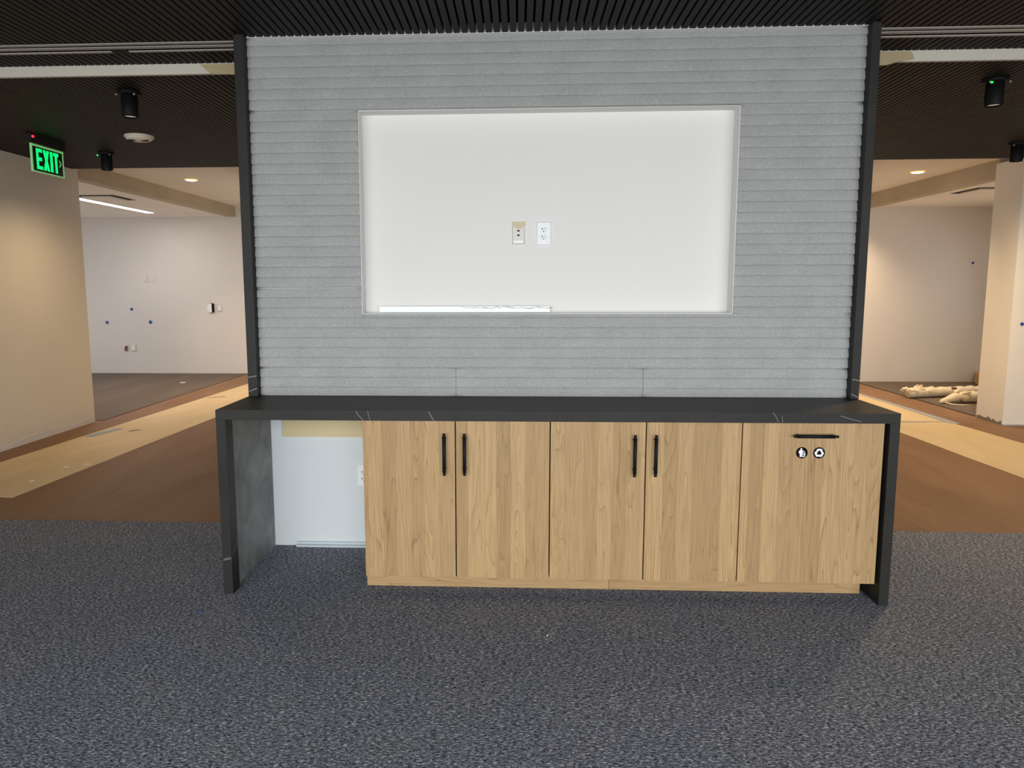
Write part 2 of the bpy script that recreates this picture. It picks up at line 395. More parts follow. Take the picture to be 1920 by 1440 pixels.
# white soffit strip hanging between slat fields, either side
for side, (a, b) in (('left', (-3.26, 0.02)), ('right', (3.11, 10.0))):
    t = thing('soffit_strip', (a if side == 'left' else b, 0.86, 2.645), 'narrow off-white soffit strip across the slatted ceiling, %s of the grey panel' % side, 'soffit', None)
    part('strip_board', MB().box(a, b, 0.86, 0.885, 2.645, 2.745), 'soffit_paint', t, 0.002)
    if side == 'left':
        pts = [(-0.355, 2.693), (-0.30, 2.646), (-0.275, 2.640), (0.0, 2.634), (0.0, 2.694)]
    else:
        pts = [(3.13, 2.694), (3.13, 2.624), (3.36, 2.626), (3.42, 2.644), (3.50, 2.656), (3.485, 2.694)]
    part('bare_patch', MB().prism(pts, 'y', 0.852, 0.86), 'raw_board', t, label='tan unpainted patch')

# linear slot diffusers beside the panel frame
for side, (a, b) in (('left', (-3.26, 0.004)), ('right', (3.123, 9.9))):
    t = thing('linear_diffuser', (a if side == 'left' else b, 0.5, 2.70), 'long two-slot linear air diffuser in the black ceiling, %s of the grey panel' % side, 'air diffuser')
    part('slot_box', MB().box(a, b, 0.500, 0.642, 2.730, 2.742), 'deck_black', t)
    for y0, y1, zz in ((0.500, 0.528, 2.697), (0.555, 0.588, 2.697), (0.614, 0.636, 2.694)):
        if side == 'left' and y0 > 0.6:
            part('flange', MB().box(a, -0.72, y0, y1, zz, zz+0.005), 'aluminium', t, 0.002)
            part('flange', MB().box(-0.63, b, y0, y1, zz, zz+0.005), 'aluminium', t, 0.002)
            part('joiner', MB().box(-0.72, -0.63, y0-0.008, y1+0.004, zz-0.001, zz+0.008), 'black_metal', t, 0.002)
        else:
            part('flange', MB().box(a, b, y0, y1, zz, zz+0.005), 'aluminium', t, 0.002)
# ------------------------------------------------------------------ partition with niche
PY = 0.465; NX0, NX1, NZ0, NZ1, NY = 0.6048, 2.4948, 1.3271, 2.3435, 0.555
PX0, PX1 = 0.055, 3.080
wp = link('wall_partition', None, None, (1.56, 0.7, 0)); tag(wp, 'white freestanding partition that carries the grey panel and the niche', 'wall', None, 'structure')
part('partition_core', MB().box(0.0, 3.1214, 0.68, 0.86, 0.0, 0.8995).box(0.055, 3.080, 0.681, 0.86, 0.9, 2.745), 'desk_wall_paint', wp)

fu = MB()
ZB = 0.9005
fu.box(PX0, NX0, PY+0.012, 0.68, ZB, 2.74).box(NX1, PX1, PY+0.012, 0.68, ZB, 2.74)
fu.box(NX0, NX1, PY+0.012, 0.68, NZ1, 2.74).box(NX0, NX1, PY+0.012, 0.68, ZB, NZ0)
part('furring', fu, 'niche_paint', wp)
part('niche_back', MB().box(NX0, NX1, NY, 0.68, NZ0, NZ1), 'niche_paint', wp)
rt = MB(); e = 0.0035; yf = PY-0.004
rt.box(NX0, NX0+e, yf, NY, NZ0, NZ1).box(NX1-e, NX1, yf, NY, NZ0, NZ1)
rt.box(NX0, NX1, yf, NY, NZ1-e, NZ1).box(NX0, NX1, yf, NY, NZ0, NZ0+e)
part('niche_return', rt, 'niche_paint', wp, 0.001)

# ribbed grey felt cladding
RP, RZ = 0.052, 0.943
def ribbed(x0, x1, z0, z1):
    mb = MB(); prof = []
    k = math.floor((z0-RZ)/RP)
    while RZ+k*RP < z1-1e-6:
        zb = RZ+k*RP
        for s in (0.0, 0.028, 0.034, 0.07, 0.12, 0.22, 0.34, 0.46, 0.58, 0.70, 0.80, 0.89, 0.966, 0.972, 1.0):
            z = zb+s*RP
            if s < 0.03 or s > 0.97: d = -0.0055
            elif s < 0.12: d = 0.009*math.sin(PI/2*(0.35+0.65*(s-0.034)/0.086))
            else: d = 0.009*(0.12+0.88*math.cos(PI/2*(s-0.12)/0.846))
            prof.append((z, d, k))
        k += 1
    rows = []
    for (z, d, kk) in prof:
        if z0-1e-9 <= z <= z1+1e-9: rows.append((z, d))
    if rows[0][0] > z0+1e-4: rows.insert(0, (z0, rows[0][1]))
    if rows[-1][0] < z1-1e-4: rows.append((z1, rows[-1][1]))
    nx = max(2, int((x1-x0)/0.06)); v = []
    ph = x0*3.7
    for (z, d) in rows:
        for i in range(nx+1):
            x = x0+(x1-x0)*i/nx
            wz = 0.0005*math.sin(x*23+z*9)+0.0004*math.sin(x*61+z*31) if z0+0.01 < z < z1-0.01 else 0
            v.append((x, PY+0.004-d, z+wz))
    f = [(j*(nx+1)+i, j*(nx+1)+i+1, (j+1)*(nx+1)+i+1, (j+1)*(nx+1)+i) for j in range(len(rows)-1) for i in range(nx)]
    mb.add(v, f, True)
    # closing edges back to the furring
    yb = PY+0.012
    for j in range(len(rows)-1):
        for xx in (x0, x1):
            z_, d_ = rows[j]; z2, d2 = rows[j+1]
            mb.add([(xx, PY+0.004-d_, z_), (xx, PY+0.004-d2, z2), (xx, yb, z2), (xx, yb, z_)], [(0, 1, 2, 3)])
    mb.add([(x0, rows[-1][0] and PY+0.004-rows[-1][1], z1), (x1, PY+0.004-rows[-1][1], z1), (x1, yb, z1), (x0, yb, z1)], [(0, 1, 2, 3)])
    mb.add([(x0, PY+0.004-rows[0][1], z0), (x1, PY+0.004-rows[0][1], z0), (x1, yb, z0), (x0, yb, z0)], [(0, 1, 2, 3)])
    return mb
ap = thing('acoustic_panel', (1.56, PY, 0.90), 'grey ribbed felt wall panel around the white niche, above the black countertop', 'wall panel')
g = 0.0009
part('edge_trim', MB().box(0.055, 3.080, 0.4535, 0.474, 2.6985, 2.745), 'niche_paint', ap, label='thin white top edge')
SZ = 1.463   # horizontal seam left of the niche
ZT = 2.6983
ZS1, ZS2 = 1.047, 0.995
part('felt_sheet', ribbed(PX0, PX1, NZ1, ZT), 'felt', ap)
part('felt_sheet', ribbed(PX0, NX0, SZ+g, NZ1-g*0.3), 'felt', ap)
part('felt_sheet', ribbed(NX1, PX1, NZ0, NZ1-g*0.3), 'felt', ap)
part('felt_sheet', ribbed(PX0, NX0, ZS1, SZ-g), 'felt', ap)
part('felt_sheet', ribbed(NX0, PX1, ZS1, NZ0-g*0.3), 'felt', ap)
part('felt_sheet', ribbed(PX0, 1.0895-g, 0.901, ZS1-g*0.2), 'felt', ap)
part('felt_sheet', ribbed(1.0895+g, 2.055-g, 0.901, ZS1-g*0.2), 'felt', ap)
part('felt_sheet', ribbed(2.055+g, PX1, 0.901, ZS1-g*0.2), 'felt', ap)

# black stone frame uprights either side of the grey panel
for side, x0, x1 in (('left', 0.006, 0.0545), ('right', 3.0805, 3.121)):
    t = thing('stone_upright', (x0, 0.413, 0.90), 'tall black stone-look upright at the %s edge of the grey ribbed panel' % side, 'panel frame')
    part('slab', MB().box(x0, x1, 0.413, 0.86, 0.901, 2.715), 'black_stone', t, 0.0012)
    for zz in ((0.925, 0.018), (1.0, 0.008)):
        sgn = 1 if side == 'left' else -1; vn = MB()
        vn.add([(x0+0.002, 0.4125, zz[0]), (x1-0.002, 0.4125, zz[0]+zz[1]*sgn), (x1-0.002, 0.4125, zz[0]+zz[1]*sgn+0.004), (x0+0.002, 0.4125, zz[0]+0.0035)], [(0, 1, 2, 3)])
        part('vein', vn, 'vein', t, label='thin pale vein')

# ------------------------------------------------------------------ console: countertop with waterfall sides
CW, CT, H = 3.1214, 0.047, 0.90
ct = thing('console_counter', (1.56, 0.33, 0.0), 'long black stone-look waterfall counter with open knee space at its left end', 'counter')
part('countertop', MB().box(0.0, CW, 0.0, 0.66, H-CT, H), 'black_stone', ct, 0.0015)
for side in (0, 1):
    if side == 0:
        lip = MB().box(0.0, 0.0451, 0.0, 0.085, 0.0, H-CT); slabb = MB().box(0.0, 0.026, 0.085, 0.675, 0.0, H-CT)
        part('waterfall_leg', lip, 'black_stone', ct, 0.0012)
        part('side_slab', slabb, 'grey_slab', ct, 0.0, label='mottled mid-grey inner side slab')
    else:
        part('waterfall_leg', MB().box(CW-0.0435, CW, 0.0, 0.085, 0.0, H-CT), 'black_stone', ct, 0.0012)
        part('side_slab', MB().box(CW-0.0435, CW, 0.085, 0.675, 0.0, H-CT), 'black_stone', ct)
def vein(mb, pts, w):   # thin line on the front face y=0
    for (x0, z0), (x1, z1) in zip(pts, pts[1:]):
        d = Vector((x1-x0, 0, z1-z0)).normalized(); nrm = Vector((d.z, 0, -d.x))*w/2
        a = Vector((x0, -0.0004, z0)); b = Vector((x1, -0.0004, z1))
        mb.add([a-nrm, b-nrm, b+nrm, a+nrm], [(0, 1, 2, 3)])
for pts_, w_ in (([(0.664, 0.899), (0.672, 0.882), (0.690, 0.862), (0.698, 0.854)], 0.0022), ([(0.719, 0.898), (0.722, 0.880), (0.729, 0.854)], 0.0016),
                 ([(1.003, 0.897), (1.012, 0.878), (1.026, 0.854)], 0.0024), ([(2.560, 0.899), (2.572, 0.885), (2.585, 0.858)], 0.0018),
                 ([(2.600, 0.890), (2.604, 0.857)], 0.0014), ([(2.857, 0.888), (2.90, 0.874), (2.95, 0.862)], 0.0018),
                 ([(0.006, 0.170), (0.020, 0.174), (0.043, 0.178)], 0.003), ([(0.008, 0.176), (0.040, 0.186)], 0.0016)):
    vm = MB(); vein(vm, pts_, w_); part('vein', vm, 'vein', ct, label='thin pale vein')
vm = MB()
vm.add([(0.0455, 0.0, 0.180), (0.0455, 0.04, 0.205), (0.0455, 0.085, 0.245), (0.0455, 0.085, 0.250), (0.0455, 0.04, 0.210), (0.0455, 0.0, 0.184)], [(0, 1, 4, 5), (1, 2, 3, 4)])
part('vein', vm, 'vein', ct, label='thin pale vein')

# ------------------------------------------------------------------ cabinets
D = [0.6859, 1.1226, 1.5617, 2.0009, 2.4339, 3.0661]
DZ0, DZ1, DY = 0.0957, 0.851, 0.02
gap = 0.0027
def handle_v(parent, x, z0, z1):
    hd = MB(); y = DY-0.028
    hd.tube((x, y, z0), (x, y, z0+0.016), 0.0068, n=16).tube((x, y, z0+0.014), (x, y, z1-0.014), 0.0084, n=16).tube((x, y, z1-0.016), (x, y, z1), 0.0068, n=16)
    for zz in (z0+0.034, z1-0.022): hd.tube((x, y, zz), (x, DY-0.0005, zz), 0.0045, n=12).tube((x-0.0105, y+0.008, zz), (x+0.0105, y+0.008, zz), 0.0022, n=8)
    part('handle', hd, 'black_metal', parent, label='black bar handle')
def cabinet(x0, x1, label):
    t = thing('base_cabinet', ((x0+x1)/2, DY, 0.09), label, 'cabinet')
    b = MB(); s = 0.018
    X0, X1 = x0+0.002, x1-0.002
    b.box(X0, X0+s, DY+0.03, 0.655, 0.091, 0.852).box(X1-s, X1, DY+0.03, 0.655, 0.091, 0.852)
    b.box(X0+s, X1-s, DY+0.021, 0.655, 0.091, 0.109).box(X0+s, X1-s, 0.64, 0.655, 0.109, 0.852).box(X0+s, X1-s, DY+0.021, 0.655, 0.834, 0.852)
    part('carcass', b, 'dark_hole' if False else 'black_plastic', t)
    return t
def door(t, x0, x1):
    return part('door', MB().box(x0+gap, x1-gap, DY, DY+0.019, DZ0, DZ1), 'door_wood', t, 0.0008, origin=((x0+x1)/2, DY, (DZ0+DZ1)/2))
cA = cabinet(D[0], D[2], 'oak-look two-door cabinet beside the open knee space, left of the row')
cB = cabinet(D[2], D[4], 'oak-look two-door cabinet in the middle of the row')
cC = cabinet(D[4], D[5]+0.004, 'wide oak-look waste cabinet with horizontal handle and two round signs')
part('end_panel', MB().box(D[0]-0.0005, D[0]+0.0018, DY+0.021, 0.655, 0.091, 0.852), 'door_wood', cA)
d = door(cA, D[0], D[1]); handle_v(d, 1.0725, 0.598, 0.795)
d = door(cA, D[1], D[2]); handle_v(d, 1.1665, 0.599, 0.795)
d = door(cB, D[2], D[3]); handle_v(d, 1.947, 0.600, 0.794)
d = door(cB, D[3], D[4]); handle_v(d, 2.042, 0.602, 0.795)
d = door(cC, D[4], D[5])
hd = MB(); hy, hz = DY-0.028, 0.794
hd.tube((2.655, hy, hz), (2.672, hy, hz), 0.0058, n=16).tube((2.670, hy, hz), (2.836, hy, hz), 0.0082, n=16).tube((2.834, hy, hz), (2.851, hy, hz), 0.0058, n=16)
for xx in (2.673, 2.825): hd.tube((xx, hy, hz), (xx, DY-0.0005, hz), 0.0045, n=12).tube((xx, hy+0.008, hz-0.010), (xx, hy+0.008, hz+0.011), 0.0022, n=8)
part('handle', hd, 'black_metal', d, label='black horizontal bar handle')
# round signs on the waste cabinet: litter figure and recycling arrows
def disc(cx, cz, r, y0, y1, n=36):
    return MB().prism([(cx+r*math.cos(2*PI*i/n), cz+r*math.sin(2*PI*i/n)) for i in range(n)], 'y', y0, y1)
IC = 0.7135; R = 0.0262
yA, yB = DY-0.0016, DY-0.0001
s1 = part('sign_disc', disc(2.703, IC, R, yA, yB), 'icon_black', d, label='black round sign with white litter figure')
s2 = part('sign_disc', disc(2.780, IC, R, yA, yB), 'icon_black', d, label='black round sign with white recycling arrows')
# the marks stand a hair proud of each disc, within the same part level below the door via joined symbol meshes
def symbol(polys, cx, cz, k):
    mb = MB()
    for p in polys: mb.prism([(cx+a*k, cz+b*k) for a, b in p], 'y', yA-0.0006, yA-0.0001)
    return mb
def circ(cx, cy, r, n=14): return [(cx+r*math.cos(2*PI*i/n), cy+r*math.sin(2*PI*i/n)) for i in range(n)]
litter = [circ(-0.12, 0.66, 0.17),
          [(-0.42, 0.42), (-0.28, 0.50), (0.04, 0.46), (0.12, 0.40), (0.12, -0.10), (0.04, -0.14), (-0.34, -0.14), (-0.38, 0.1)],
          [(-0.54, 0.30), (-0.42, 0.42), (-0.38, 0.1), (-0.42, -0.16), (-0.54, -0.12)],
          [(0.04, 0.46), (0.40, 0.30), (0.46, 0.05), (0.34, 0.02), (0.28, 0.18), (0.10, 0.24)],
          [(-0.36, -0.14), (-0.14, -0.14), (-0.14, -0.74), (-0.36, -0.74)],
          [(-0.10, -0.14), (0.05, -0.14), (0.05, -0.74), (-0.10, -0.74)],
          [(0.14, -0.08), (0.30, -0.04), (0.28, -0.16), (0.20, -0.20), (0.22, -0.74), (0.14, -0.74)],
          [(0.46, 0.0), (0.62, 0.02), (0.52, -0.74), (0.40, -0.74)],
          [(0.22, -0.62), (0.42, -0.62), (0.42, -0.74), (0.22, -0.74)],
          [(0.30, -0.10), (0.38, -0.18), (0.34, -0.40), (0.28, -0.34)]]
part('litter_symbol', symbol(litter, 2.703, IC, R*0.98), 'icon_white', d, label='white litter figure symbol')
rec = []
for k in range(3):
    a = k*2*PI/3
    base = [(-0.56, 0.36), (-0.34, 0.72), (0.34, 0.72), (0.46, 0.52), (0.60, 0.58), (0.46, 0.18), (0.10, 0.26), (0.22, 0.34), (0.12, 0.44), (-0.10, 0.42), (-0.24, 0.18)]
    base = [(x*0.95, y*1.0) for x, y in base]
    rec.append([(x*math.cos(a)-y*math.sin(a), x*math.sin(a)+y*math.cos(a)) for x, y in base][::1])
part('recycling_symbol', symbol(rec, 2.780, IC, R*1.02), 'icon_white', d, label='white recycling arrows symbol')

kick = thing('toe_kick', (1.87, 0.1285, 0.0), 'low oak-look toe kick running under the cabinets', 'toe kick')
part('board', MB().box(0.6709, 1.8555, 0.1285, 0.1465, 0.002, 0.0905), 'kick_wood', kick, 0.0006, origin=(1.2, 0.13, 0.05))
part('board', MB().box(1.8570, 3.050, 0.1285, 0.1465, 0.002, 0.0905), 'kick_wood', kick, 0.0006, origin=(2.4, 0.13, 0.05))
# cleat, channel and socket in the knee space
solo('wooden_cleat', MB().box(0.099, 0.684, 0.655, 0.679, 0.638, 0.8525), 'cleat_wood', 'pale raw wooden cleat under the counter in the knee space', 'board', (0.39, 0.667, 0.638), bevel=0.001)
solo('metal_channel', MB().box(0.155, 0.684, 0.648, 0.679, 0.001, 0.012).box(0.155, 0.684, 0.668, 0.679, 0.012, 0.026), 'white_metal', 'pale metal channel on the carpet along the knee space wall', 'channel', (0.42, 0.665, 0.001))

def plate_mb(w, h, x, y, z, t=0.006):
    mb = MB(); b = 0.006
    v = [(x-w/2, y, z-h/2), (x+w/2, y, z-h/2), (x+w/2, y, z+h/2), (x-w/2, y, z+h/2),
         (x-w/2+b, y-t, z-h/2+b), (x+w/2-b, y-t, z-h/2+b), (x+w/2-b, y-t, z+h/2-b), (x-w/2+b, y-t, z+h/2-b)]
    return mb.add(v, [(3, 2, 1, 0), (4, 5, 6, 7), (0, 1, 5, 4), (1, 2, 6, 5), (2, 3, 7, 6), (3, 0, 4, 7)])
def duplex(x, y, z, label, w=0.078, h=0.122, pm='white_plastic'):
    t = thing('power_outlet', (x, y, z), label, 'outlet')
    part('cover_plate', plate_mb(w, h, x, y-0.0003, z), pm, t)
    for dz in (0.0195, -0.0195):
        n = 20; rim = []; face = []
        for rr, arr in ((0.0172, rim), (0.0160, face)):
            for i in range(n):
                a = 2*PI*i/n; arr.append((x+rr*math.cos(a), z+dz+max(-0.0135, min(0.0135, rr*math.sin(a)))))
        part('socket_ring', MB().prism(rim, 'y', y-0.0068, y-0.0063), 'grey_plastic', t)
        sk = part('socket', MB().prism(face, 'y', y-0.0078, y-0.0064), pm, t)
        sl = MB().box(x-0.0082, x-0.0050, y-0.0084, y-0.0079, z+dz-0.001, z+dz+0.0085).box(x+0.0055, x+0.0080, y-0.0084, y-0.0079, z+dz, z+dz+0.0080)
        sl.box(x-0.0105, x-0.0080, y-0.0084, y-0.0079, z+dz+0.002, z+dz+0.0055)
        sl.prism(circ(x, z+dz-0.0082, 0.0030), 'y', y-0.0084, y-0.0079)
        part('slot', sl, 'dark_hole', sk)
    part('screw', MB().prism(circ(x, z, 0.0022), 'y', y-0.0075, y-0.0063), 'grey_plastic', t)
    return t
duplex(1.543, NY, 1.739, 'white duplex power outlet in the niche, right of the taped data plate')
duplex(0.5465, 0.68, 0.4125, 'white duplex outlet half hidden behind the cabinet in the knee space', 0.078, 0.127)
t = thing('data_plate', (1.4125, NY, 1.741), 'white data plate with tape over its top, in the niche', 'wall plate')
part('cover_plate', plate_mb(0.068, 0.116, 1.4125, NY-0.0003, 1.741), 'grey_plastic' if False else 'ivory_plastic', t)
part('port', MB().prism([(1.4055, 1.757), (1.4195, 1.757), (1.4195, 1.753), (1.4155, 1.749), (1.4095, 1.749), (1.4055, 1.753)], 'y', NY-0.0075, NY-0.0064), 'dark_hole', t)
part('port', MB().prism([(1.4055, 1.734), (1.4195, 1.734), (1.4195, 1.730), (1.4155, 1.726), (1.4095, 1.726), (1.4055, 1.730)], 'y', NY-0.0075, NY-0.0064), 'dark_hole', t)
part('label_strip', MB().box(1.388, 1.436, NY-0.0078, NY-0.0064, 1.691, 1.703), 'white_film', t, 0.0004)
solo('masking_tape_piece', MB().prism([(1.380, 1.800), (1.446, 1.799), (1.4475, 1.783), (1.436, 1.772), (1.422, 1.762), (1.402, 1.764), (1.390, 1.774), (1.381, 1.789)], 'y', NY-0.0080, NY-0.0066), 'masking_tape', 'cream masking tape scrap over the top of the data plate', 'tape', (1.4125, NY-0.007, 1.78))

# white length of trim lying along the bottom of the niche
t = thing('trim_strip', (1.129, NY-0.03, NZ0+0.006), 'white chipped trim strip lying on the niche ledge, left half', 'trim strip')
part('strip', MB().box(0.684, 1.577, NY-0.034, NY-0.020, NZ0+0.0065, NZ0+0.0385), 'white_film', t, 0.0012)
ck = MB(); x = 1.12; z = NZ0+0.0355; zs = []
while x < 1.56:
    x2 = x+random.uniform(0.008, 0.028); z2 = NZ0+0.034+random.uniform(-0.007, 0.003) if x > 1.2 else NZ0+0.034+random.uniform(-0.006, 0.002)
    w = random.uniform(0.0006, 0.0016)
    ck.add([(x, NY-0.0345, z-w), (x2, NY-0.0345, z2-w), (x2, NY-0.0345, z2+w), (x, NY-0.0345, z+w)], [(0, 1, 2, 3)]); x, z = x2, z2
part('crack_line', ck, 'crack', t, label='thin dark cracks in the film')

# ------------------------------------------------------------------ ceiling fittings
def cyl_lamp(loc, label, led=None, ledside=-1):
    x, y, z = loc
    t = thing('cylinder_downlight', (x, y, z), label, 'ceiling light')
    part('canopy', MB().lathe([(0.070, 0.0), (0.072, -0.004), (0.072, -0.018), (0.066, -0.022)], (x, y, z), 36), 'black_metal', t)
    part('body', MB().lathe([(0.049, -0.020), (0.0495, -0.155), (0.048, -0.158), (0.0455, -0.158), (0.044, -0.146)], (x, y, z), 40), 'black_metal', t)
    part('lens', MB().lathe([(0.0435, -0.146), (0.0435, -0.1465)], (x, y, z), 32), 'lens_glow', t)
    for s_ in (-1, 1):
        part('spring_clip', MB().box(x+s_*0.058-0.006, x+s_*0.058+0.006, y-0.05, y-0.046, z-0.034, z-0.022), 'clip_metal', t)
    if led: part('indicator', MB().lathe([(0.002, 0.005), (0.0065, 0.003), (0.0065, -0.005), (0.002, -0.007)], (x-0.052, y-0.055, z-0.032), 12), 'led_green', t, label='small green indicator light')
    return t
cyl_lamp((-1.058, 1.41, ZC), 'larger black cylinder downlight on the slatted ceiling, left of the panel')
cyl_lamp((-2.381, 3.46, ZC), 'smaller black cylinder downlight further back at left, near the exit sign', True)
cyl_lamp((4.283, 1.446, ZC), 'black cylinder downlight with green light, near the soffit strip at right', True)
cyl_lamp((5.776, 3.54, ZC), 'black cylinder downlight further back, cut by the right picture edge')

t = thing('ceiling_sounder', (-1.69, 2.74, ZC), 'round cream detector with dark vents on the slatted ceiling at left', 'detector')
part('base_ring', MB().lathe([(0.113, 0.0), (0.116, -0.010), (0.113, -0.016)], (-1.69, 2.74, ZC), 40), 'detector_plastic', t)
part('dome', MB().lathe([(0.108, -0.016), (0.100, -0.030), (0.082, -0.040), (0.050, -0.046), (0.01, -0.047)], (-1.69, 2.74, ZC), 40), 'detector_plastic', t)
vt = MB()
for k in range(4): vt.box(-1.755+0.0*k, -1.705, 2.665+0.014*k, 2.672+0.014*k, ZC-0.0495, ZC-0.045)
part('vent', vt, 'dark_hole', t)
part('lens', MB().box(-1.668, -1.612, 2.710, 2.740, ZC-0.0485, ZC-0.040), 'dark_hole', t)

def recessed(x, y, z, label):
    t = thing('recessed_downlight', (x, y, z), label, 'ceiling light')
    part('trim_ring', MB().lathe([(0.062, -0.001), (0.078, -0.001), (0.080, -0.005), (0.064, -0.010)], (x, y, z), 36), 'lamp_ring', t)
    part('diffuser', MB().lathe([(0.061, -0.002), (0.061, -0.012), (0.04, -0.016)], (x, y, z), 36), 'lamp_glow', t)
    return t
recessed(-2.67, 5.88, 2.80, 'lit round recessed downlight in the left corridor ceiling')
recessed(6.135, 5.86, 2.80, 'lit round recessed downlight in the right corridor ceiling')

t = thing('linear_light', (-4.34, 6.9, 2.63), 'glowing white linear light in the ceiling of the left room', 'ceiling light')
part('housing', MB().box(-4.405, -4.275, 5.7, 8.12, 2.622, 2.6295), 'white_plastic', t)
part('diffuser', MB().box(-4.395, -4.285, 5.71, 8.11, 2.616, 2.6215), 'strip_glow', t)

def sq_diff(x0, x1, y0, y1, z, label):
    t = thing('square_diffuser', ((x0+x1)/2, (y0+y1)/2, z), label, 'air diffuser')
    part('dark_opening', MB().box(x0, x1, y0, y1, z-0.003, z-0.0005), 'dark_hole', t)
    e = 0.075
    part('plaque', MB().box(x0+e, x1-e, y0+e, y1-e, z-0.018, z-0.004), 'ceiling_paint', t)
sq_diff(-4.25, -3.72, 5.93, 6.50, 2.63, 'square plaque air diffuser with dark slot, above the linear light at left')
sq_diff(6.84, 7.40, 5.85, 6.42, 2.61, 'square plaque air diffuser in the right room ceiling')

# exit sign, hung in the plane x = -2.5, facing the lounge
ex = thing('exit_sign', (-2.5, 2.77, 2.70), 'green glowing EXIT sign hanging from the slatted ceiling at left', 'exit sign')
part('housing', MB().box(-2.535, -2.475, 2.60, 2.995, 2.622, 2.70), 'black_plastic', ex, 0.002)
part('end_cap', MB().box(-2.53, -2.48, 2.555, 2.60, 2.625, 2.695), 'black_plastic', ex, 0.003)
part('indicator', MB().lathe([(0.002, 0.01), (0.011, 0.006), (0.011, -0.006), (0.002, -0.010)], (-2.478, 2.572, 2.672), 14), 'led_red', ex, label='small red indicator light')
y0, y1, z0, z1 = 2.568, 2.982, 2.405, 2.620
part('panel_body', MB().box(-2.506, -2.496, y0, y1, z0, z1), 'sign_dark', ex)
fr = MB(); w = 0.011
fr.box(-2.507, -2.493, y0-0.002, y0+w, z0, z1).box(-2.507, -2.493, y1-w, y1+0.002, z0, z1)
fr.box(-2.507, -2.493, y0, y1, z1-0.016, z1+0.001).box(-2.507, -2.493, y0, y1, z0-0.002, z0+0.006)
part('edge', fr, 'edge_green', ex, label='pale green glowing edge')
def letters():
    L = MB(); za, zb = 2.428, 2.592; s = 0.026; zm = (za+zb)/2
    def r(a, b, c, d_): L.prism([(a, c), (b, c), (b, d_), (a, d_)], 'x', -2.4955, -2.4935)
    e0 = 2.625
    r(e0, e0+s, za, zb); r(e0+s, e0+0.074, zb-0.027, zb); r(e0+s, e0+0.068, zm-0.014, zm+0.014); r(e0+s, e0+0.074, za, za+0.027)
    x0 = 2.712; wx = 0.078
    L.prism([(x0, za), (x0+0.029, za), (x0+wx, zb), (x0+wx-0.029, zb)], 'x', -2.4955, -2.4935)
    L.prism([(x0+wx-0.029, za), (x0+wx, za), (x0+0.029, zb), (x0, zb)], 'x', -2.4957, -2.4933)
    r(2.804, 2.804+s+0.004, za, zb)
    t0 = 2.846; r(t0, t0+0.068, zb-0.027, zb); r(t0+0.021, t0+0.048, za, zb-0.027)
    return L
part('lettering', letters(), 'exit_green', ex, label='bright green EXIT lettering')
part('chevron', MB().prism([(2.918, 2.540), (2.930, 2.540), (2.952, 2.512), (2.930, 2.484), (2.918, 2.484), (2.938, 2.512)], 'x', -2.4955, -2.4935), 'edge_green', ex, label='dim green arrow')

# ------------------------------------------------------------------ wall fittings on the far left wall
FY = 8.92
def small_plate(x, z, w, h, y, name, label, cat, detail):
    t = thing(name, (x, y, z), label, cat)
    part('cover_plate', plate_mb(w, h, x, y-0.0005, z, 0.010), 'ivory_plastic', t)
    mb = MB()
    if detail == 'toggle': mb.box(x-0.008, x+0.008, y-0.022, y-0.0105, z-0.015, z+0.015); part('switch', mb, 'white_plastic', t)
    elif detail == 'rocker': mb.box(x-0.02, x+0.02, y-0.014, y-0.0105, z-0.035, z+0.035); part('switch', mb, 'white_plastic', t)
    elif detail == 'dark':
        mb.prism([(x-0.03, z+0.005), (x+0.005, z+0.045), (x+0.03, z+0.02), (x+0.015, z-0.02), (x+0.03, z-0.045), (x-0.025, z-0.045)], 'y', y-0.02, y-0.0105); part('open_box', mb, 'roll_core', t)
    return t
small_plate(-4.895, 1.612, 0.075, 0.12, FY, 'data_plate', 'left of two small plates high on the far left wall', 'wall plate', 'toggle')
small_plate(-4.770, 1.617, 0.10, 0.13, FY, 'blank_plate', 'right, blank one of two small plates high on the far left wall', 'wall plate', 'none')
small_plate(-3.640, 1.120, 0.085, 0.13, FY, 'light_switch', 'pale rocker switch beside the thermostat on the far left wall', 'switch', 'rocker')
small_plate(-5.305, 0.437, 0.07, 0.10, FY, 'junction_box', 'low wall box with dark wires showing, far left wall', 'wall plate', 'dark')
small_plate(-5.177, 0.441, 0.085, 0.125, FY, 'power_outlet', 'low pale outlet beside the open box, far left wall', 'outlet', 'rocker')
t = thing('thermostat', (-3.775, FY, 1.12), 'rounded white thermostat with black right edge on the far left wall', 'thermostat')
part('body', MB().prism([(-3.80+0.045*math.cos(a)*1.0-0.0, 1.12+0.075*math.sin(a)) for a in [PI/2+PI*i/10 for i in range(11)]] + [(-3.765, 1.045), (-3.765, 1.195)], 'y', FY-0.035, FY-0.0008), 'white_plastic', t)
part('side_band', MB().box(-3.765, -3.738, FY-0.036, FY-0.0008, 1.05, 1.19), 'icon_black', t)
part('outline', MB().prism([(-3.80+0.052*math.cos(a), 1.12+0.083*math.sin(a)) for a in [PI/2+PI*i/10 for i in range(11)]] + [(-3.76, 1.037), (-3.76, 1.203)], 'y', FY-0.008, FY-0.0004), 'dark_hole', t)
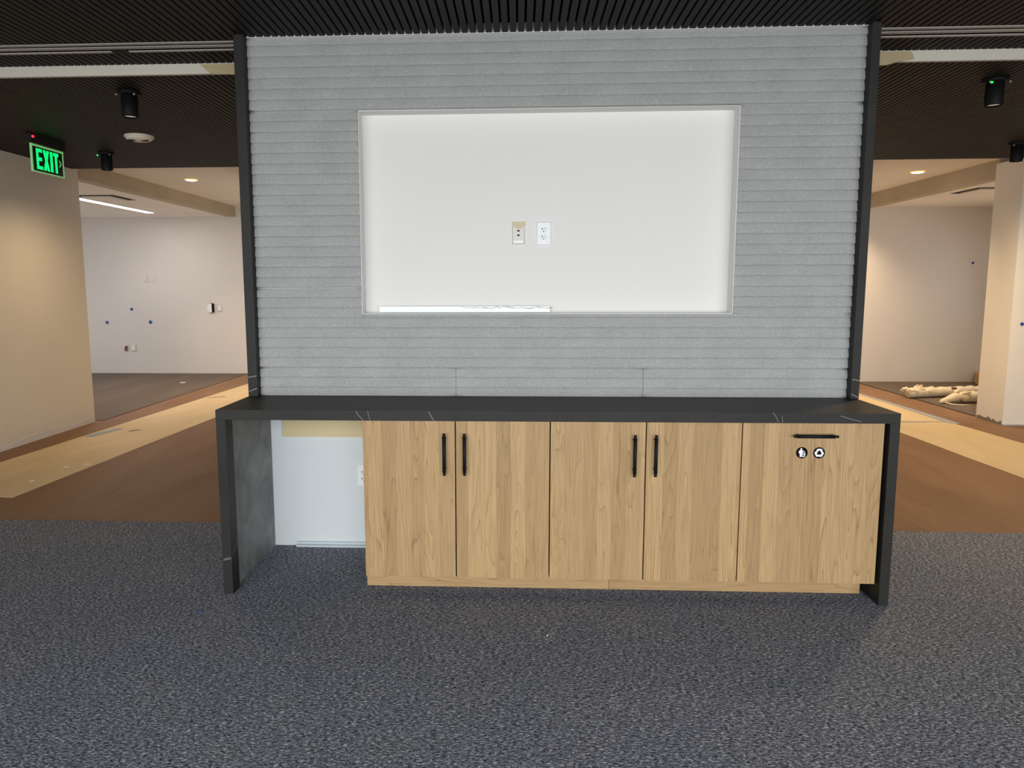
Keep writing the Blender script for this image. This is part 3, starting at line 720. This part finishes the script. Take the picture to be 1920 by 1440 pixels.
def tape(x, y, z, label, r=0.038, rot=0.3):
    r *= 0.78
    pts = []
    for k, (a, b) in enumerate([(-0.9, -0.8), (-0.2, -0.7), (0.1, -0.9), (0.9, -0.75), (0.8, 0.0), (0.95, 0.7), (0.3, 0.75), (0.0, 0.95), (-0.85, 0.8), (-0.75, 0.1)]):
        pts.append((x+r*(a*math.cos(rot)-b*math.sin(rot)), z+r*(a*math.sin(rot)+b*math.cos(rot))))
    solo('tape_marker', MB().prism(pts, 'y', y-0.003, y-0.0006), 'blue_tape', label, 'tape', (x, y, z))
tape(-5.617, FY, 0.872, 'blue tape scrap on the far left wall, leftmost of three')
tape(-5.172, FY, 1.098, 'blue tape scrap on the far left wall, highest of three', 0.036, 1.2)
tape(-4.857, FY, 0.878, 'blue tape scrap on the far left wall, rightmost of three', 0.042, -0.3)
tape(8.18, 8.10, 1.791, 'small blue tape scrap on the far right wall', 0.026, 0.5)
tape(6.632, 4.57, 1.062, 'blue tape scrap on the white stub wall at the right edge', 0.026, 0.9)

# ------------------------------------------------------------------ floor protection paper and things on the floor
def sheet(pts, z, nx=10, ny=60, amp=0.002):
    # pts: quad corners a,b,c,d (x,y) ; thin wavy sheet with 1.5 mm thickness
    a, b, c, d_ = [Vector((*p, 0)) for p in pts]; v = []
    for j in range(ny+1):
        for i in range(nx+1):
            u, w = i/nx, j/ny
            p = a.lerp(b, u).lerp(d_.lerp(c, u), w)
            v.append((p.x, p.y, z+amp*(0.5+0.5*math.sin(p.x*9+p.y*2.3)*math.sin(p.y*3.1+p.x))))
    n1 = (nx+1)*(ny+1)
    v2 = [(x, y, z-0.0015) for x, y, _ in v]
    f = [(j*(nx+1)+i, j*(nx+1)+i+1, (j+1)*(nx+1)+i+1, (j+1)*(nx+1)+i) for j in range(ny) for i in range(nx)]
    f2 = [tuple(n1+k for k in q[::-1]) for q in f]
    ring = [i for i in range(nx+1)] + [(j+1)*(nx+1)-1 for j in range(1, ny+1)] + [ny*(nx+1)+i for i in range(nx-1, -1, -1)] + [j*(nx+1) for j in range(ny-1, 0, -1)]
    f3 = [(ring[k], ring[(k+1) % len(ring)], n1+ring[(k+1) % len(ring)], n1+ring[k]) for k in range(len(ring))]
    return MB().add(v+v2, f+f2+f3, False)
solo('paper_runner', sheet([(-3.02, 1.66), (-2.15, 1.55), (-1.86, 8.88), (-2.66, 8.88)], -0.0022, 10, 70), 'kraft_paper', 'long tan protective paper runner down the left corridor floor', 'floor paper', (-2.4, 5.0, -0.001))
solo('paper_runner', sheet([(5.29, 1.7), (6.24, 1.7), (6.06, 4.70), (5.235, 4.70)], -0.0016, 10, 40), 'kraft_paper', 'near tan paper runner on the right corridor floor, before the taped joint', 'floor paper', (5.7, 3.2, 0.0))
solo('paper_runner', sheet([(5.20, 4.66), (6.075, 4.66), (6.04, 8.05), (5.15, 8.05)], -0.0024, 10, 40), 'kraft_paper', 'far tan paper runner on the right corridor floor, beyond the taped joint', 'floor paper', (5.6, 6.4, -0.002))
def floor_piece(name, pts, z, m, label, cat, th=0.002):
    cx = sum(p[0] for p in pts)/len(pts); cy = sum(p[1] for p in pts)/len(pts)
    solo(name, MB().prism(pts, 'z', z, z+th), m, label, cat, (cx, cy, z))
floor_piece('joint_tape', [(5.22, 4.695), (6.06, 4.715), (6.06, 4.74), (5.22, 4.72)], 0.0008, 'faded_tape', 'thin grey tape line across the paper joint at right', 'tape')
floor_piece('edge_tape', [(6.02, 4.62), (6.12, 4.60), (6.075, 6.9), (6.035, 6.9)], 0.0002, 'faded_tape', 'long pale grey tape along the far paper edge at right', 'tape')
floor_piece('tape_strip', [(-2.90, 3.64), (-2.80, 3.62), (-2.725, 4.05), (-2.80, 4.08)], 0.0002, 'faded_tape', 'short grey-blue tape strip on the left paper runner', 'tape')
floor_piece('debris_scrap', [(-2.60, 3.92), (-2.56, 3.91), (-2.50, 3.99), (-2.56, 4.0)], 0.0002, 'crack', 'small dark scrap on the left paper runner beside the tape strip', 'debris')
floor_piece('debris_scrap', [(-2.75, 6.20), (-2.70, 6.2), (-2.52, 6.28), (-2.56, 6.32)], 0.0002, 'crack', 'thin dark scrap at the far end of the left paper runner', 'debris')
scr = [(-2.30, 1.98, 'white crumb on the left paper runner nearest the picture edge'), (-2.31, 2.42, 'white crumb on the left paper runner near its outer edge'),
       (-2.19, 2.52, 'pale flake beside the white crumb on the left paper runner')]
for i, (x, y, lb) in enumerate(scr):
    pts = [(x+0.028*math.cos(a)*random.uniform(0.6, 1.1), y+0.02*math.sin(a)*random.uniform(0.6, 1.1)) for a in [2*PI*k/7 for k in range(7)]]
    floor_piece('debris_scrap', pts, 0.0002, 'speck_white', lb, 'debris', 0.002)
pts = [(-3.63+0.03*math.cos(a), 6.87+0.04*math.sin(a)) for a in [2*PI*k/7 for k in range(7)]]
floor_piece('debris_scrap', [(-3.79, 7.62), (-3.73, 7.62), (-3.72, 7.69), (-3.79, 7.70)], 0.003, 'speck_white', 'white crumb on the dark floor of the left room', 'debris', 0.01)
floor_piece('debris_scrap', [(-0.034, -0.205), (-0.020, -0.207), (-0.019, -0.190), (-0.031, -0.186)], 0.0015, 'blue_tape', 'tiny blue scrap on the carpet in front of the left counter leg', 'debris', 0.004)
floor_piece('debris_scrap', [(1.537, -0.366), (1.543, -0.366), (1.543, -0.358), (1.537, -0.358)], 0.0015, 'speck_white', 'tiny white speck on the carpet in front of the middle cabinet', 'debris', 0.004)

# wrapped rolls lying on the floor of the right room
def roll(p0, p1, r, label, tails, knots):
    t = thing('wrapped_roll', ((p0[0]+p1[0])/2, (p0[1]+p1[1])/2, 0.002), label, 'roll')
    a = Vector(p0); b = Vector(p1); d_ = (b-a).normalized(); L = (b-a).length; n = 26
    pts = []; rs = []
    for i in range(n+1):
        u = i/n; p = a.lerp(b, u); rr = r*(1+0.05*math.sin(i*2.1)+0.03*math.sin(i*4.7))
        if i == 0: rr *= 0.72
        p.z = 0.003+rr; pts.append(p); rs.append(rr)
    part('wrap', MB().path(pts, rs, 18), 'plastic_wrap', t)
    for (u, k) in knots:      # bunched film
        c = a.lerp(b, u)
        for q in range(7):
            ang = random.uniform(0.15, PI-0.15); side = Vector((-d_.y, d_.x, 0))
            rad = side*math.cos(ang) + Vector((0, 0, 1))*math.sin(ang)
            tan = side*(-math.sin(ang)) + Vector((0, 0, 1))*math.cos(ang)
            b0 = c + Vector((0, 0, r+0.003)) + rad*r*0.93 + d_*random.uniform(-0.06, 0.06)
            L1, hh = random.uniform(0.05, 0.10)*k, random.uniform(0.014, 0.038)*k
            p = [b0-d_*L1/2, b0+d_*L1/2, b0+d_*L1*random.uniform(0.1, 0.5)+rad*hh+tan*0.01, b0-d_*L1*random.uniform(0.1, 0.5)+rad*hh*random.uniform(0.4, 1)-tan*0.012]
            w2 = tan*0.004
            v_ = [x+w2 for x in p]+[x-w2 for x in p]
            for x in v_: x.z = max(x.z, 0.008)
            part('film_fold', MB().add(v_, [(0, 1, 2, 3), (7, 6, 5, 4), (0, 4, 5, 1), (1, 5, 6, 2), (2, 6, 7, 3), (3, 7, 4, 0)]), 'plastic_wrap', t)
    for u, s_ in tails:
        c = a.lerp(b, u); side = Vector((d_.y, -d_.x, 0))
        base_ = c + Vector((0, 0, r*1.75+0.003)) + side*r*0.66
        sp = MB().tube(base_-d_*0.03*s_, base_+d_*0.03*s_, 0.017*s_, 0.012*s_, 10)
        part('tear', sp, 'roll_core', t, label='dark torn opening in the wrapping')
    return t
roll((6.50, 6.44, 0), (7.75, 6.70, 0), 0.066, 'longer plastic-wrapped roll on the dark floor of the right room, at the back', [(0.50, 1.1), (0.86, 0.9), (0.96, 0.9)], [(0.03, 1.3), (0.13, 1.3), (0.24, 0.6)])
t2 = roll((6.92, 6.04, 0), (7.60, 6.12, 0), 0.070, 'shorter plastic-wrapped roll lying in front of the longer one, right room', [(0.55, 0.9)], [(0.02, 1.2), (0.10, 0.8)])
tail = MB()
tail.path([(6.94, 6.04, 0.065), (6.86, 6.02, 0.075), (6.76, 5.99, 0.050), (6.68, 5.97, 0.030), (6.64, 5.95, 0.018)], [0.045, 0.062, 0.040, 0.030, 0.012], 10)
part('loose_film', tail, 'plastic_wrap', t2); tail = MB()
tail.path([(6.70, 5.95, 0.02), (6.74, 5.86, 0.010), (6.84, 5.82, 0.008), (6.95, 5.83, 0.008)], [0.012, 0.009, 0.007, 0.004], 8)
part('loose_film', tail, 'plastic_wrap', t2)
cb_ = MB().prism([(8.32, 8.07), (7.98, 7.24), (8.03, 7.22), (8.45, 7.6), (8.45, 8.07)], 'z', 0.003, 0.16)
solo('cardboard_box', cb_, 'cardboard', 'low tan cardboard box in the back right room, beside the stub wall', 'box', (8.25, 7.7, 0.003))
